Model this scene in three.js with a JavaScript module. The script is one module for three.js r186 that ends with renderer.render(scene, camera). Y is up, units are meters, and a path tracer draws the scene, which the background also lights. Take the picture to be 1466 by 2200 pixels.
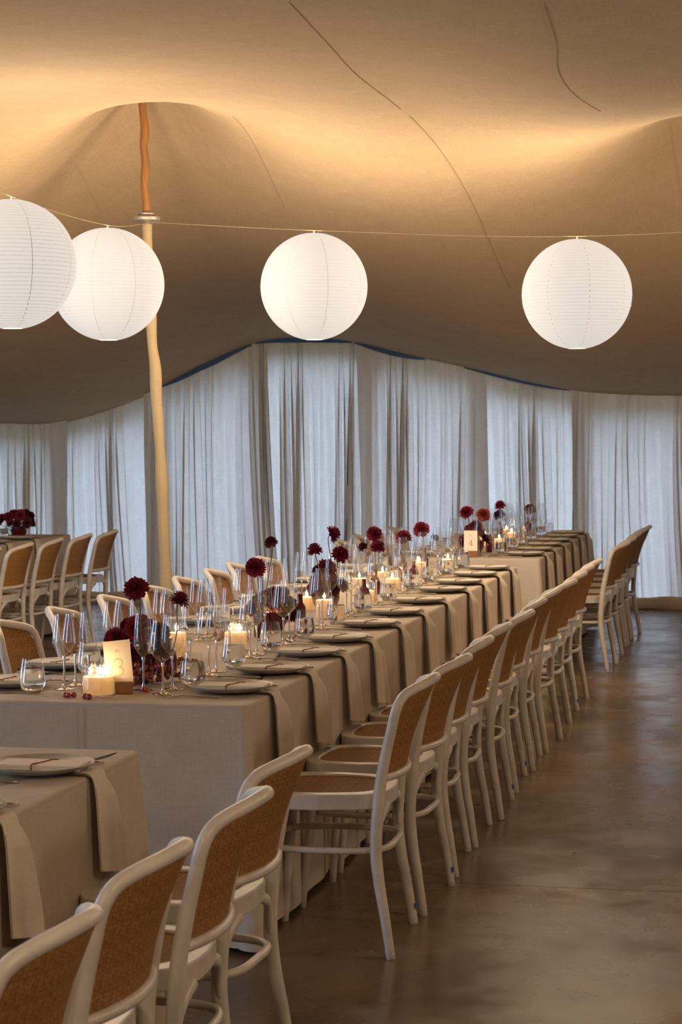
import * as THREE from 'three';
import { mergeGeometries } from 'three/addons/utils/BufferGeometryUtils.js';
import { RoundedBoxGeometry } from 'three/addons/geometries/RoundedBoxGeometry.js';

// ---------------------------------------------------------------- camera, sky, exposure
const scene = new THREE.Scene();
const V3 = (x, y, z) => new THREE.Vector3(x, y, z);
const FOCAL = 4500, EYE = V3(0, 1.6, 0);                 // focal length in pixels of the 1466 x 2200 frame
const YAW = Math.atan(980 / FOCAL), ROLL = THREE.MathUtils.degToRad(0.4);
const PITCH = Math.atan((1100 - (908 + 980 * Math.tan(ROLL))) / FOCAL);
const fw0 = V3(-Math.sin(YAW), 0, -Math.cos(YAW)), rt0 = V3(Math.cos(YAW), 0, -Math.sin(YAW)), up0 = V3(0, 1, 0);
const FWD = fw0.clone().multiplyScalar(Math.cos(PITCH)).addScaledVector(up0, -Math.sin(PITCH));
const upP = up0.clone().multiplyScalar(Math.cos(PITCH)).addScaledVector(fw0, Math.sin(PITCH));
const RIGHT = rt0.clone().multiplyScalar(Math.cos(ROLL)).addScaledVector(upP, -Math.sin(ROLL));
const UP = upP.clone().multiplyScalar(Math.cos(ROLL)).addScaledVector(rt0, Math.sin(ROLL));
const camera = new THREE.PerspectiveCamera(2 * THREE.MathUtils.radToDeg(Math.atan(1100 / FOCAL)), 1466 / 2200, 0.05, 200);
camera.position.copy(EYE);
camera.quaternion.setFromRotationMatrix(new THREE.Matrix4().makeBasis(RIGHT, UP, FWD.clone().negate()));
camera.updateMatrixWorld();
camera.focus = 7.8; camera.userData.fStop = 11;
const rayOf = (px, py) => FWD.clone().addScaledVector(RIGHT, (px - 733) / FOCAL).addScaledVector(UP, -(py - 1100) / FOCAL);
const atDepth = (px, py, d) => EYE.clone().addScaledVector(rayOf(px, py), d);

scene.background = new THREE.Color().setRGB(10.5, 14.2, 20.5);   // dusk sky

const renderer = new THREE.WebGLRenderer({ antialias: true });
renderer.toneMapping = THREE.LinearToneMapping;
renderer.toneMappingExposure = 0.75;
renderer.shadowMap.enabled = true;
renderer.shadowMap.type = THREE.PCFSoftShadowMap;

const LANTERN_LIGHT = 6.8, LANTERN_COLOR = new THREE.Color().setRGB(1, 0.79, 0.56);
const CANDLE_LIGHT = 0.095, CANDLE_COLOR = new THREE.Color().setRGB(1, 0.6, 0.28);

// ---------------------------------------------------------------- helpers
function rngOf(seed) { let a = seed >>> 0; return () => { a = (a + 0x6D2B79F5) | 0; let t = Math.imul(a ^ (a >>> 15), 1 | a); t = (t + Math.imul(t ^ (t >>> 7), 61 | t)) ^ t; return ((t ^ (t >>> 14)) >>> 0) / 4294967296; }; }
const lerp = (a, b, t) => a + (b - a) * t, clamp = (x, a, b) => Math.min(b, Math.max(a, x));
const smooth = (a, b, x) => { const t = clamp((x - a) / (b - a), 0, 1); return t * t * (3 - 2 * t); };
function hash2(x, y, s) { let h = Math.imul(x | 0, 374761393) ^ Math.imul(y | 0, 668265263) ^ Math.imul(s | 0, 2147483647 ^ 0x5bd1e995); h = Math.imul(h ^ (h >>> 13), 1274126177); return ((h ^ (h >>> 16)) >>> 0) / 4294967296; }
function noise2(x, y, s, px = 0, py = 0) {
  const xi = Math.floor(x), yi = Math.floor(y), fx = x - xi, fy = y - yi, u = fx * fx * (3 - 2 * fx), v = fy * fy * (3 - 2 * fy);
  const w = (a, p) => (p ? ((a % p) + p) % p : a);
  const h = (a, b) => hash2(w(a, px), w(b, py), s);
  return lerp(lerp(h(xi, yi), h(xi + 1, yi), u), lerp(h(xi, yi + 1), h(xi + 1, yi + 1), u), v);
}
function fbm(x, y, s, oct, p) { let a = 0, g = 0.5, t = 0; for (let i = 0; i < oct; i++) { a += g * noise2(x, y, s + i * 17, p, p); t += g; g *= 0.5; x *= 2; y *= 2; p *= 2; } return a / t; }
function table1d(pts) {                                  // smooth curve through sorted (x, y) points
  return (x) => {
    const n = pts.length; if (x <= pts[0][0]) return pts[0][1]; if (x >= pts[n - 1][0]) return pts[n - 1][1];
    let i = 0; while (x > pts[i + 1][0]) i++;
    const [x0, y0] = pts[i], [x1, y1] = pts[i + 1], h = x1 - x0, t = (x - x0) / h;
    const m0 = i > 0 ? (y1 - pts[i - 1][1]) / (x1 - pts[i - 1][0]) : (y1 - y0) / h, m1 = i < n - 2 ? (pts[i + 2][1] - y0) / (pts[i + 2][0] - x0) : (y1 - y0) / h;
    const t2 = t * t, t3 = t2 * t;
    return (2 * t3 - 3 * t2 + 1) * y0 + (t3 - 2 * t2 + t) * h * m0 + (-2 * t3 + 3 * t2) * y1 + (t3 - t2) * h * m1;
  };
}
const ORD = ['first', 'second', 'third', 'fourth', 'fifth', 'sixth', 'seventh', 'eighth', 'ninth', 'tenth', 'eleventh', 'twelfth'];
const taken = new Map();
function numbered(name) { const n = taken.get(name) || 0; taken.set(name, n + 1); return n ? `${name}_${String(n).padStart(3, '0')}` : name; }
function tag(o, label, category, group, kind) { o.userData = { label, category }; if (group) o.userData.group = group; if (kind) o.userData.kind = kind; return o; }
function thing(name, label, category, group, pos = [0, 0, 0], turn = 0) { const o = new THREE.Group(); o.name = numbered(name); scene.add(o); o.position.set(...pos); o.rotation.y = turn; return tag(o, label, category, group); }
function part(name, geo, mat, parent) { const m = new THREE.Mesh(geo, mat); m.name = name; parent.add(m); return m; }
function struct(name, geo, mat) { const m = new THREE.Mesh(geo, mat); m.name = name; m.userData = { kind: 'structure' }; scene.add(m); return m; }
function proto(name) { const g = new THREE.Group(); g.name = name; return g; }
function copyOf(p, label, category, group, pos, turn = 0, tilt = null) {
  const o = p.clone(); o.name = numbered(p.name); o.userData = { label, category }; if (group) o.userData.group = group;
  o.position.set(...pos); o.rotation.set(tilt ? tilt[0] : 0, turn, tilt ? tilt[1] : 0); scene.add(o); return o;
}
function gridGeo(nu, nv, fn, uvScale = null) {           // fn(u, v) -> [x, y, z]; (nu + 1) x (nv + 1)
  const pos = [], uv = [], idx = [];
  for (let j = 0; j <= nv; j++) for (let i = 0; i <= nu; i++) { const p = fn(i / nu, j / nv); pos.push(p[0], p[1], p[2]); const q = uvScale ? uvScale(p, i / nu, j / nv) : [i / nu, j / nv]; uv.push(q[0], q[1]); }
  for (let j = 0; j < nv; j++) for (let i = 0; i < nu; i++) { const a = j * (nu + 1) + i, b = a + 1, c = a + nu + 1, d = c + 1; idx.push(a, b, d, a, d, c); }
  const g = new THREE.BufferGeometry(); g.setAttribute('position', new THREE.Float32BufferAttribute(pos, 3)); g.setAttribute('uv', new THREE.Float32BufferAttribute(uv, 2)); g.setIndex(idx); g.computeVertexNormals(); return g;
}
function sweep(pts, radius, { n = 24, radial = 10, t0 = 0, t1 = 1, closed = false, flat = 1, flatAxis = null, caps = [true, true] } = {}) {
  const curve = new THREE.CatmullRomCurve3(pts.map((p) => V3(...p)), closed, 'centripetal'), pos = [], idx = [], uv = [];
  const P = [], T = []; for (let i = 0; i <= n; i++) { const t = lerp(t0, t1, i / n); P.push(curve.getPointAt(clamp(t, 0, 1))); T.push(curve.getTangentAt(clamp(t, 0, 1))); }
  let N = (flatAxis ? V3(...flatAxis) : Math.abs(T[0].y) < 0.9 ? V3(0, 1, 0) : V3(1, 0, 0));
  const len = curve.getLength() * (t1 - t0);
  for (let i = 0; i <= n; i++) {
    N = N.clone().addScaledVector(T[i], -N.dot(T[i])).normalize(); const B = T[i].clone().cross(N);
    const r = typeof radius === 'function' ? radius(lerp(t0, t1, i / n)) : radius;
    for (let k = 0; k <= radial; k++) { const a = (k / radial) * Math.PI * 2, q = P[i].clone().addScaledVector(N, Math.cos(a) * r).addScaledVector(B, Math.sin(a) * r * flat); pos.push(q.x, q.y, q.z); uv.push((k / radial) * 6.28 * r, (i / n) * len); }
  }
  const w = radial + 1; for (let i = 0; i < n; i++) for (let k = 0; k < radial; k++) { const a = i * w + k, b = a + 1, c = a + w, d = c + 1; idx.push(a, b, d, a, d, c); }
  if (!closed) for (const [e, s] of [[0, -1], [n, 1]]) { if (!caps[s < 0 ? 0 : 1]) continue;
    const c = pos.length / 3, q = P[e].clone().addScaledVector(T[e], s * 0.002); pos.push(q.x, q.y, q.z); uv.push(0, 0);
    for (let k = 0; k < radial; k++) { const a = e * w + k; if (s < 0) idx.push(c, a + 1, a); else idx.push(c, a, a + 1); }
  }
  const g = new THREE.BufferGeometry(); g.setAttribute('position', new THREE.Float32BufferAttribute(pos, 3)); g.setAttribute('uv', new THREE.Float32BufferAttribute(uv, 2)); g.setIndex(idx); g.computeVertexNormals();
  const nrm = g.attributes.normal; for (let i = 0; i <= n; i++) { const a = i * w, b = a + radial; const v = V3(nrm.getX(a) + nrm.getX(b), nrm.getY(a) + nrm.getY(b), nrm.getZ(a) + nrm.getZ(b)).normalize(); nrm.setXYZ(a, v.x, v.y, v.z); nrm.setXYZ(b, v.x, v.y, v.z); }
  return g;
}
const lathe = (pts, seg = 28) => new THREE.LatheGeometry(pts.map((p) => new THREE.Vector2(p[0], p[1])), seg);
function bentLathe(pts, seg, n = 40) { const c = new THREE.SplineCurve(pts.map((p) => new THREE.Vector2(p[0], p[1]))); return new THREE.LatheGeometry(c.getPoints(n), seg); }
const move = (g, x, y, z) => g.translate(x, y, z);
function dataTex(w, h, fn, srgb = true) {
  const d = new Uint8Array(w * h * 4);
  for (let y = 0; y < h; y++) for (let x = 0; x < w; x++) { const c = fn(x / w, y / h), o = (y * w + x) * 4; d[o] = clamp(c[0], 0, 1) * 255; d[o + 1] = clamp(c[1], 0, 1) * 255; d[o + 2] = clamp(c[2], 0, 1) * 255; d[o + 3] = 255; }
  const t = new THREE.DataTexture(d, w, h); t.wrapS = t.wrapT = THREE.RepeatWrapping; t.magFilter = THREE.LinearFilter; t.minFilter = THREE.LinearMipmapLinearFilter; t.generateMipmaps = true;
  if (srgb) t.colorSpace = THREE.SRGBColorSpace; t.needsUpdate = true; return t;
}
function floatTex(w, h, fn) { // smooth heights, finer than 8 bits
  const d = new Float32Array(w * h * 4); for (let y = 0; y < h; y++) for (let x = 0; x < w; x++) { const k = fn(x / w, y / h), o = (y * w + x) * 4; d[o] = d[o + 1] = d[o + 2] = k; d[o + 3] = 1; }
  const t = new THREE.DataTexture(d, w, h, THREE.RGBAFormat, THREE.FloatType); t.wrapS = t.wrapT = THREE.RepeatWrapping; t.magFilter = t.minFilter = THREE.LinearFilter; t.needsUpdate = true; return t;
}
const rep = (t, u, v = u) => { const c = t.clone(); c.repeat.set(u, v); c.needsUpdate = true; return c; };
const rgb = (r, g, b) => new THREE.Color().setRGB(r, g, b);

// ---------------------------------------------------------------- textures and materials
const weaveBump = dataTex(128, 128, (u, v) => { const k = 0.5 + 0.25 * Math.sin(u * Math.PI * 64) * Math.sin(v * Math.PI * 64) + 0.3 * (fbm(u * 8, v * 8, 5, 3, 8) - 0.5); return [k, k, k]; }, false);
const weaveTone = dataTex(256, 256, (u, v) => { const k = 0.93 + 0.07 * (0.5 * noise2(u * 128, v * 16, 3, 128, 16) + 0.5 * noise2(u * 16, v * 128, 7, 16, 128)) + 0.05 * (fbm(u * 6, v * 6, 9, 4, 6) - 0.5); return [k, k * 0.995, k * 0.985]; });
const cloudTone = dataTex(512, 512, (u, v) => { const k = 0.9 + 0.2 * (fbm(u * 6, v * 6, 21, 5, 6) - 0.5); return [k, k, k]; });
const floorTone = dataTex(1024, 1024, (u, v) => {
  const a = fbm(u * 5, v * 5, 31, 6, 5), b = fbm(u * 14, v * 14, 47, 4, 14), c = fbm(u * 60, v * 60, 53, 2, 60);
  const k = 0.6 + 0.42 * (a - 0.5) + 0.16 * (b - 0.5) + 0.06 * (c - 0.5), w = 0.05 * (fbm(u * 7, v * 7, 71, 3, 7) - 0.5);
  return [k * (1.0 + w), k * 0.93, k * (0.84 - w)];
});
const floorRough = floatTex(1024, 1024, (u, v) => { const a = fbm(u * 9, v * 9, 91, 5, 9), b = fbm(u * 40, v * 40, 97, 3, 40); return 0.27 + 0.3 * (a - 0.5) + 0.08 * (b - 0.5); });
const floorBump = floatTex(1024, 1024, (u, v) => 0.85 * fbm(u * 12, v * 12, 111, 3, 12) + 0.15 * fbm(u * 60, v * 60, 113, 3, 60));
const woodTone = dataTex(128, 512, (u, v) => { const k = 0.72 + 0.34 * (fbm(u * 12, v * 3, 131, 4, 3) - 0.5) + 0.12 * noise2(u * 40, v * 4, 137, 40, 4); return [k, k * 0.86, k * 0.68]; });
const caneHoles = dataTex(128, 128, (u, v) => {           // six-way cane weave, 2 x 2 cells
  const s = (x) => { const f = x - Math.floor(x); return Math.min(f, 1 - f); };
  const p = u * 4, q = v * 4, w = 0.27;
  const hit = s(p) < w || s(q) < w || s((p + q)) < 0.17 || s((p - q)) < 0.17;
  const k = hit ? 1 : 0; return [k, k, k];
}, false);
const caneTone = dataTex(128, 128, (u, v) => { const k = 0.8 + 0.25 * (noise2(u * 32, v * 6, 151, 32, 6) - 0.5) + 0.2 * (noise2(u * 6, v * 32, 157, 6, 32) - 0.5); return [k, k * 0.97, k * 0.92]; });

const std = (o) => new THREE.MeshStandardMaterial(o), phy = (o) => new THREE.MeshPhysicalMaterial(o);
const M = {
  canvas: std({ color: rgb(0.51, 0.37, 0.225), roughness: 0.95, map: rep(weaveTone, 1.5), bumpMap: rep(weaveBump, 12), bumpScale: 0.0008, side: THREE.DoubleSide }),
  seam: std({ color: rgb(0.45, 0.325, 0.195), roughness: 0.95 }),
  curtain: phy({ color: rgb(0.63, 0.6, 0.56), roughness: 1, transmission: 0.14, thickness: 0, specularIntensity: 0.2, map: rep(weaveTone, 2), side: THREE.DoubleSide }),
  hem: std({ color: rgb(0.55, 0.42, 0.28), roughness: 1, map: rep(cloudTone, 1) }),
  floor: std({ color: rgb(0.46, 0.372, 0.275), roughness: 1, roughnessMap: rep(floorRough, 0.4), map: rep(floorTone, 0.33), bumpMap: rep(floorBump, 0.5), bumpScale: 0.0006 }),
  earth: std({ color: rgb(0.09, 0.1, 0.06), roughness: 1, map: rep(cloudTone, 0.3) }),
  linen: std({ color: rgb(0.55, 0.475, 0.39), roughness: 0.95, map: rep(weaveTone, 3), bumpMap: rep(weaveBump, 20), bumpScale: 0.0006, side: THREE.DoubleSide }),
  napkin: std({ color: rgb(0.66, 0.585, 0.49), roughness: 0.95, map: rep(weaveTone, 4), bumpMap: rep(weaveBump, 24), bumpScale: 0.0004, side: THREE.DoubleSide }),
  white: std({ color: rgb(0.68, 0.625, 0.56), roughness: 0.38, map: rep(cloudTone, 3) }),
  cane: phy({ color: rgb(0.46, 0.25, 0.09), roughness: 0.8, specularIntensity: 0.3, map: rep(caneTone, 1 / 0.044), alphaMap: rep(caneHoles, 1 / 0.044), alphaTest: 0.5, side: THREE.DoubleSide }),
  tape: std({ color: rgb(0.01, 0.11, 0.42), roughness: 0.5 }),
  wood: std({ color: rgb(0.54, 0.33, 0.14), roughness: 0.7, map: rep(woodTone, 6, 1.2), bumpMap: rep(woodTone, 6, 1.2), bumpScale: 0.003 }),
  wrap: std({ color: rgb(0.38, 0.29, 0.165), roughness: 0.95, map: rep(weaveTone, 4), bumpMap: rep(cloudTone, 6), bumpScale: 0.004 }),
  steel: std({ color: rgb(0.55, 0.52, 0.45), roughness: 0.35, metalness: 0.8 }),
  cutlery: std({ color: rgb(0.5, 0.46, 0.38), roughness: 0.28, metalness: 1 }),
  paper: std({ color: rgb(0.82, 0.78, 0.7), roughness: 0.9, side: THREE.DoubleSide }),
  lantern: phy({ color: rgb(0.26, 0.25, 0.24), roughness: 1, transmission: 0.0, thickness: 0, specularIntensity: 0.1, emissive: rgb(0.87, 0.835, 0.78), emissiveIntensity: 1, side: THREE.DoubleSide }),
  rib: std({ color: rgb(0.62, 0.58, 0.52), roughness: 0.9, side: THREE.DoubleSide }),
  bulb: std({ color: rgb(1, 0.9, 0.75), emissive: rgb(1, 0.86, 0.66), emissiveIntensity: 6 }),
  glass: phy({ color: rgb(0.97, 0.98, 0.98), roughness: 0.0, transmission: 1, thickness: 0, ior: 1.78, side: THREE.DoubleSide }),
  crystal: phy({ color: rgb(0.97, 0.98, 0.98), roughness: 0.0, transmission: 1, thickness: 0.01, ior: 1.5 }),
  water: phy({ color: rgb(0.98, 0.99, 1), roughness: 0.0, transmission: 1, thickness: 0.06, ior: 1.33 }),
  stoneware: std({ color: rgb(0.43, 0.405, 0.35), roughness: 0.3, map: rep(cloudTone, 4) }),
  menu: std({ color: rgb(0.76, 0.685, 0.57), roughness: 0.85, map: rep(weaveTone, 4) }),
  ribbon: std({ color: rgb(0.22, 0.035, 0.02), roughness: 0.7 }),
  petal: std({ color: rgb(0.2, 0.004, 0.026), roughness: 0.75, side: THREE.DoubleSide }),
  petalDark: std({ color: rgb(0.075, 0.003, 0.013), roughness: 0.75, side: THREE.DoubleSide }),
  petalRust: std({ color: rgb(0.3, 0.035, 0.02), roughness: 0.75, side: THREE.DoubleSide }),
  stem: std({ color: rgb(0.12, 0.1, 0.04), roughness: 0.7 }),
  leaf: std({ color: rgb(0.1, 0.11, 0.04), roughness: 0.7, side: THREE.DoubleSide }),
  vase: phy({ color: rgb(0.085, 0.005, 0.01), roughness: 0.12, clearcoat: 0.6 }),
  grape: phy({ color: rgb(0.2, 0.022, 0.02), roughness: 0.28, clearcoat: 0.4, clearcoatRoughness: 0.3 }),
  grapeRed: phy({ color: rgb(0.34, 0.04, 0.02), roughness: 0.25, clearcoat: 0.5, clearcoatRoughness: 0.25 }),
  wax: phy({ color: rgb(0.86, 0.76, 0.58), roughness: 0.8, transmission: 0.45, thickness: 0, specularIntensity: 0.3, side: THREE.DoubleSide }),
  band: std({ color: rgb(0.035, 0.085, 0.19), roughness: 0.7, side: THREE.DoubleSide }),
  wick: std({ color: rgb(0.03, 0.025, 0.02), roughness: 1 }),
  flame: std({ color: rgb(1, 0.8, 0.5), emissive: rgb(1, 0.72, 0.34), emissiveIntensity: 12 }),
  oak: std({ color: rgb(0.5, 0.33, 0.18), roughness: 0.6, map: rep(woodTone, 4, 2) }),
  cord: std({ color: rgb(0.45, 0.36, 0.24), roughness: 0.8 }),
  board: std({ color: rgb(0.25, 0.18, 0.12), roughness: 0.8 }),
};

// ---------------------------------------------------------------- tent canvas
const PD = 12.4, poleTop = atDepth(305, 200, PD), POLE = [poleTop.x, poleTop.z];
const backEdge = table1d([[-9.4, 1.62], [-7.2, 1.625], [-6.62, 1.635], [-5.77, 1.89], [-5.2, 2.155], [-4.72, 2.335], [-4.33, 2.372], [-3.9, 2.335], [-3.4, 2.214], [-2.73, 2.06], [-2.04, 1.9], [-1.63, 1.846], [-0.97, 1.82], [4.5, 1.8]]);
const ridge = table1d([[-4, 2.7], [0, 2.88], [4, 3.02], [7.5, 3.1], [9, 3.1], [10.5, 3.06], [11.7, 2.98], [13, 2.87], [14.5, 2.72], [16.5, 2.51], [18.4, 2.3]]);
const peaks = [[POLE[0], POLE[1], 0.8, 0.56, 1.9, 0.31], [-0.3, -12.6, 1.0, 0.72, 1.7, 0.05], [-3.7, -2.6, 0.5, 0.9, 1, 0], [1.6, -3, 0.5, 0.9, 1, 0]]   // x, z, height, spread, how far the peak is drawn out and in which direction;
function tentY(x, z) {
  const s = -z, w = smooth(9, 18.35, s);
  let h = ridge(s) + (backEdge(x) - 2.3) * w;
  for (const [px, pz, a, k, long, dir] of peaks) { const c = Math.cos(dir), q = Math.sin(dir), r = Math.hypot((x - px) * c - (z - pz) * q, ((x - px) * q + (z - pz) * c) / long); h += a * Math.exp(-(Math.sqrt(r * r + 0.07) - 0.265) / k) * smooth(18.4, 16, s); }
  const open = smooth(-10.8, -8.8, z);                     // the side by the entrance is held up high and left open
  h -= (1 - w) * (0.5 * smooth(-6.3, -9.3, x) * (1 - open) + 0.45 * smooth(2, 4.5, x));
  h -= (1 - w) * (0.55 * smooth(9, 12, s) * smooth(-2.3, -5.6, x) + 0.16 * smooth(6, 10, s) * smooth(-1.9, -0.7, x));
  h += 0.5 * open * smooth(-5, -9, x);
  return h;
}
const TX0 = -9.3, TX1 = 4.6, TZ0 = -18.55, TZ1 = 4.1;
{
  const under = gridGeo(150, 220, (u, v) => { const x = lerp(TX0, TX1, u), z = lerp(TZ1, TZ0, v); return [x, tentY(x, z), z]; }, (p) => [p[0], p[2]]);
  const over = gridGeo(150, 220, (u, v) => { const x = lerp(TX1, TX0, u), z = lerp(TZ1, TZ0, v); return [x, tentY(x, z) + 0.03, z]; }, (p) => [p[0], p[2]]);
  const ceiling = struct('ceiling', mergeGeometries([under, over]), M.canvas);
  ceiling.userData.label = 'sand coloured stretch tent canopy rising to a pole';
  // hanging edge of the canvas behind the curtains
  const flap = (x0, x1, d) => gridGeo(60, 3, (u, v) => { const x = lerp(x0, x1, u); return [x, tentY(x, TZ0) + 0.03 - v * (0.03 + d(x)), TZ0 - 0.01]; }, (p) => [p[0], p[1]]);
  part('valance', flap(TX0, TX1, (x) => 0.11 + 0.02 * Math.sin(x * 7)), M.canvas, ceiling);
  const band = (x0, x1, h) => gridGeo(30, 2, (u, v) => { const x = lerp(x0, x1, u), d = h * Math.sin(Math.PI * clamp(u, 0.04, 0.96)) ** 0.5; return [x, tentY(x, -18.2) - 0.004 - v * d, -18.2 + 0.006 * Math.sin(x * 20) - v * 0.006]; }, (p) => [p[0], p[1]]);
  for (const [x0, x1, h] of [[-5.62, -4.78, 0.05], [-4.74, -3.86, 0.045], [-3.83, -3.2, 0.04], [-2.85, -1.95, 0.026]]) part('edge_band', band(x0, x1, h), M.band, ceiling).userData.label = 'dark blue strip along the canvas edge';  // dark blue strip put in place of an open gap to the sky
  // seams: pixel polylines dropped onto the canvas
  const hit = (px, py) => { const d = rayOf(px, py); let t = 3; for (; t < 24; t += 0.01) { const p = EYE.clone().addScaledVector(d, t); if (p.y > tentY(p.x, p.z)) break; } return EYE.clone().addScaledVector(d, t); };
  const seamLines = [[[620, 5], [700, 90], [770, 165], [860, 235]], [[880, 250], [950, 330], [1010, 430], [1060, 540], [1095, 620]], [[1165, 5], [1192, 90], [1197, 150], [1225, 195], [1290, 240]], [[500, 250], [545, 310], [580, 380], [612, 450]], [[150, 335], [185, 390], [225, 475]], [[1441, 270], [1450, 330], [1464, 425]]];
  for (const line of seamLines) {
    const W = line.map(([a, b]) => hit(a, b)), c = new THREE.CatmullRomCurve3(W, false, 'centripetal');
    const pts = c.getPoints(40), side = (i) => { const a = pts[Math.max(0, i - 1)], b = pts[Math.min(40, i + 1)]; return V3(b.z - a.z, 0, -(b.x - a.x)).normalize(); };
    part('seam', gridGeo(40, 1, (u, v) => { const i = Math.round(u * 40), p = pts[i].clone().addScaledVector(side(i), (v - 0.5) * 0.008); return [p.x, tentY(p.x, p.z) - 0.003, p.z]; }), M.seam, ceiling);
  }
}

// ---------------------------------------------------------------- floor and ground outside
{
  const floor = new THREE.Group(); floor.name = 'floor'; floor.userData = { kind: 'structure' }; scene.add(floor);
  const zs = [4.4, -1.0, -7.18, -13.2, -18.75], xs = [-9.6, -3.4, 5];
  for (let i = 0; i < 4; i++) for (let k = 0; k < 2; k++) {
    const z0 = zs[i] - 0.0025, z1 = zs[i + 1] + 0.0025, x0 = xs[k] + 0.0025, x1 = xs[k + 1] - 0.0025;
    const g = new THREE.BoxGeometry(x1 - x0, 0.12, z0 - z1); const p = g.attributes.position, uv = g.attributes.uv;
    g.translate((x0 + x1) / 2, -0.06, (z0 + z1) / 2); for (let n = 0; n < p.count; n++) uv.setXY(n, p.getX(n), p.getZ(n));
    part('slab', g, M.floor, floor);
  }
  const ground = gridGeo(40, 40, (u, v) => [lerp(-60, 60, u), -0.1 - 0.02 * Math.sin(u * 40) * Math.cos(v * 30), lerp(60, -90, v)], (p) => [p[0], p[2]]);
  struct('ground', ground, M.earth);
}

// ---------------------------------------------------------------- curtains
const topGap = () => -0.012;
function curtainGeo(x0, x1, z, seed, nf = 14) {
  const r = rngOf(seed), W = x1 - x0, ph = [r() * 6, r() * 6, r() * 6, r() * 6];
  const warp = (u) => u + 0.05 * Math.sin(u * 6.3 + ph[0]) + 0.03 * Math.sin(u * 14 + ph[1]);
  return gridGeo(Math.round(nf * 12 * W), 22, (u, v) => {
    const th = 2 * Math.PI * nf * W * warp(u) + ph[2], big = Math.sin(2 * Math.PI * (1.7 * W * u) + ph[3] + v * 0.8);
    const a = 0.009 + 0.011 * smooth(0, 0.25, v) + 0.006 * big, b = (0.003 + 0.008 * smooth(0, 0.3, v)) * (1 + 0.9 * big);
    const xs = x0 + W * u + b * Math.sin(2 * th + v * 0.7) + (0.05 * Math.sin(3 * u + ph[1]) + 0.03) * v * v + 0.012 * Math.sin(th * 0.37 + v * 3);
    const top = tentY(clamp(xs, TX0, TX1), z) - topGap(xs), y = lerp(top, -0.012, v);
    return [xs, y, z + a * Math.sin(th + 0.5 * Math.sin(v * 4 + ph[0])) + 0.035 * big * v];
  }, (p, u, v) => [x0 + W * u * 2, p[1]]);
}
{
  const bounds = [-8.6, -7.62, -6.65, -5.7, -4.73, -3.74, -2.75, -1.84, -0.9, 0.1, 1.1];
  for (let i = 0; i < bounds.length - 1; i++) {
    const g = curtainGeo(bounds[i] - 0.08, bounds[i + 1] + 0.1, -18.3 + (i % 2 ? 0.06 : -0.04), 300 + i);
    const c = new THREE.Mesh(g, M.curtain); c.name = numbered('curtain'); scene.add(c);
    tag(c, i < 3 ? `sheer white back curtain panel, ${ORD[2 - i]} from the pole towards the far table` : `sheer white back curtain panel, ${ORD[i - 3]} from the pole towards the aisle`, 'curtain', 'curtain panels along the back of the tent');
  }
  const wallSheet = (name, pts, mat = M.curtain) => { // long side walls of the same sheer cloth
    const geos = pts.map(([xa, za, xb, zb], k) => { const L = Math.hypot(xb - xa, zb - za), nx = -(zb - za) / L, nz = (xb - xa) / L; return gridGeo(Math.round(L * 16), 8, (u, v) => { const x = lerp(xa, xb, u), z = lerp(za, zb, u), o = 0.03 * Math.sin(u * L * 38 + k) + 0.03 * Math.sin(u * L * 11) * v; return [x + nx * o, lerp(tentY(x, z) - 0.01, 0.01, v), z + nz * o]; }, (p, u, v) => [u * L, p[1]]); });
    struct(name, mergeGeometries(geos), mat);
  };
  wallSheet('wall_left', [[-9.15, -18.3, -9.15, -8.6], [-9.15, -7.6, -9.15, -3.1], [-9.15, -1.8, -9.15, 3.95]]);
  wallSheet('wall_right', [[4.45, 3.95, 4.45, -18.3]], M.canvas);
  wallSheet('wall_front', [[-9.15, 3.95, 4.45, 3.95]], M.canvas);
  wallSheet('wall_back', [[1.1, -18.3, 4.45, -18.3], [-9.15, -18.3, -8.6, -18.3]]);
  // cloth roll that weighs the curtains down
  const roll = sweep(Array.from({ length: 40 }, (_, i) => [lerp(-8.8, 3, i / 39), 0.045 + 0.006 * Math.sin(i * 2.3), -18.16 + 0.02 * Math.sin(i * 1.7)]), (t) => 0.06 + 0.01 * Math.sin(t * 160) * Math.sin(t * 37), { n: 300, radial: 10 });
  const m = new THREE.Mesh(roll, M.hem); m.name = 'cloth_roll'; scene.add(m); tag(m, 'long tan cloth roll lying along the foot of the back curtains', 'draught roll');
  for (const z of [-2.5]) { const p = new THREE.Mesh(sweep([[-9.15, 0, z], [-9.12, 1.2, z + 0.02], [-9.14, tentY(-9.14, z) - 0.04, z]], 0.05, { n: 12 }), M.wood); p.name = numbered('side_pole'); scene.add(p); tag(p, 'plain wooden pole standing in the open side of the tent', 'pole'); }
}

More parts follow.
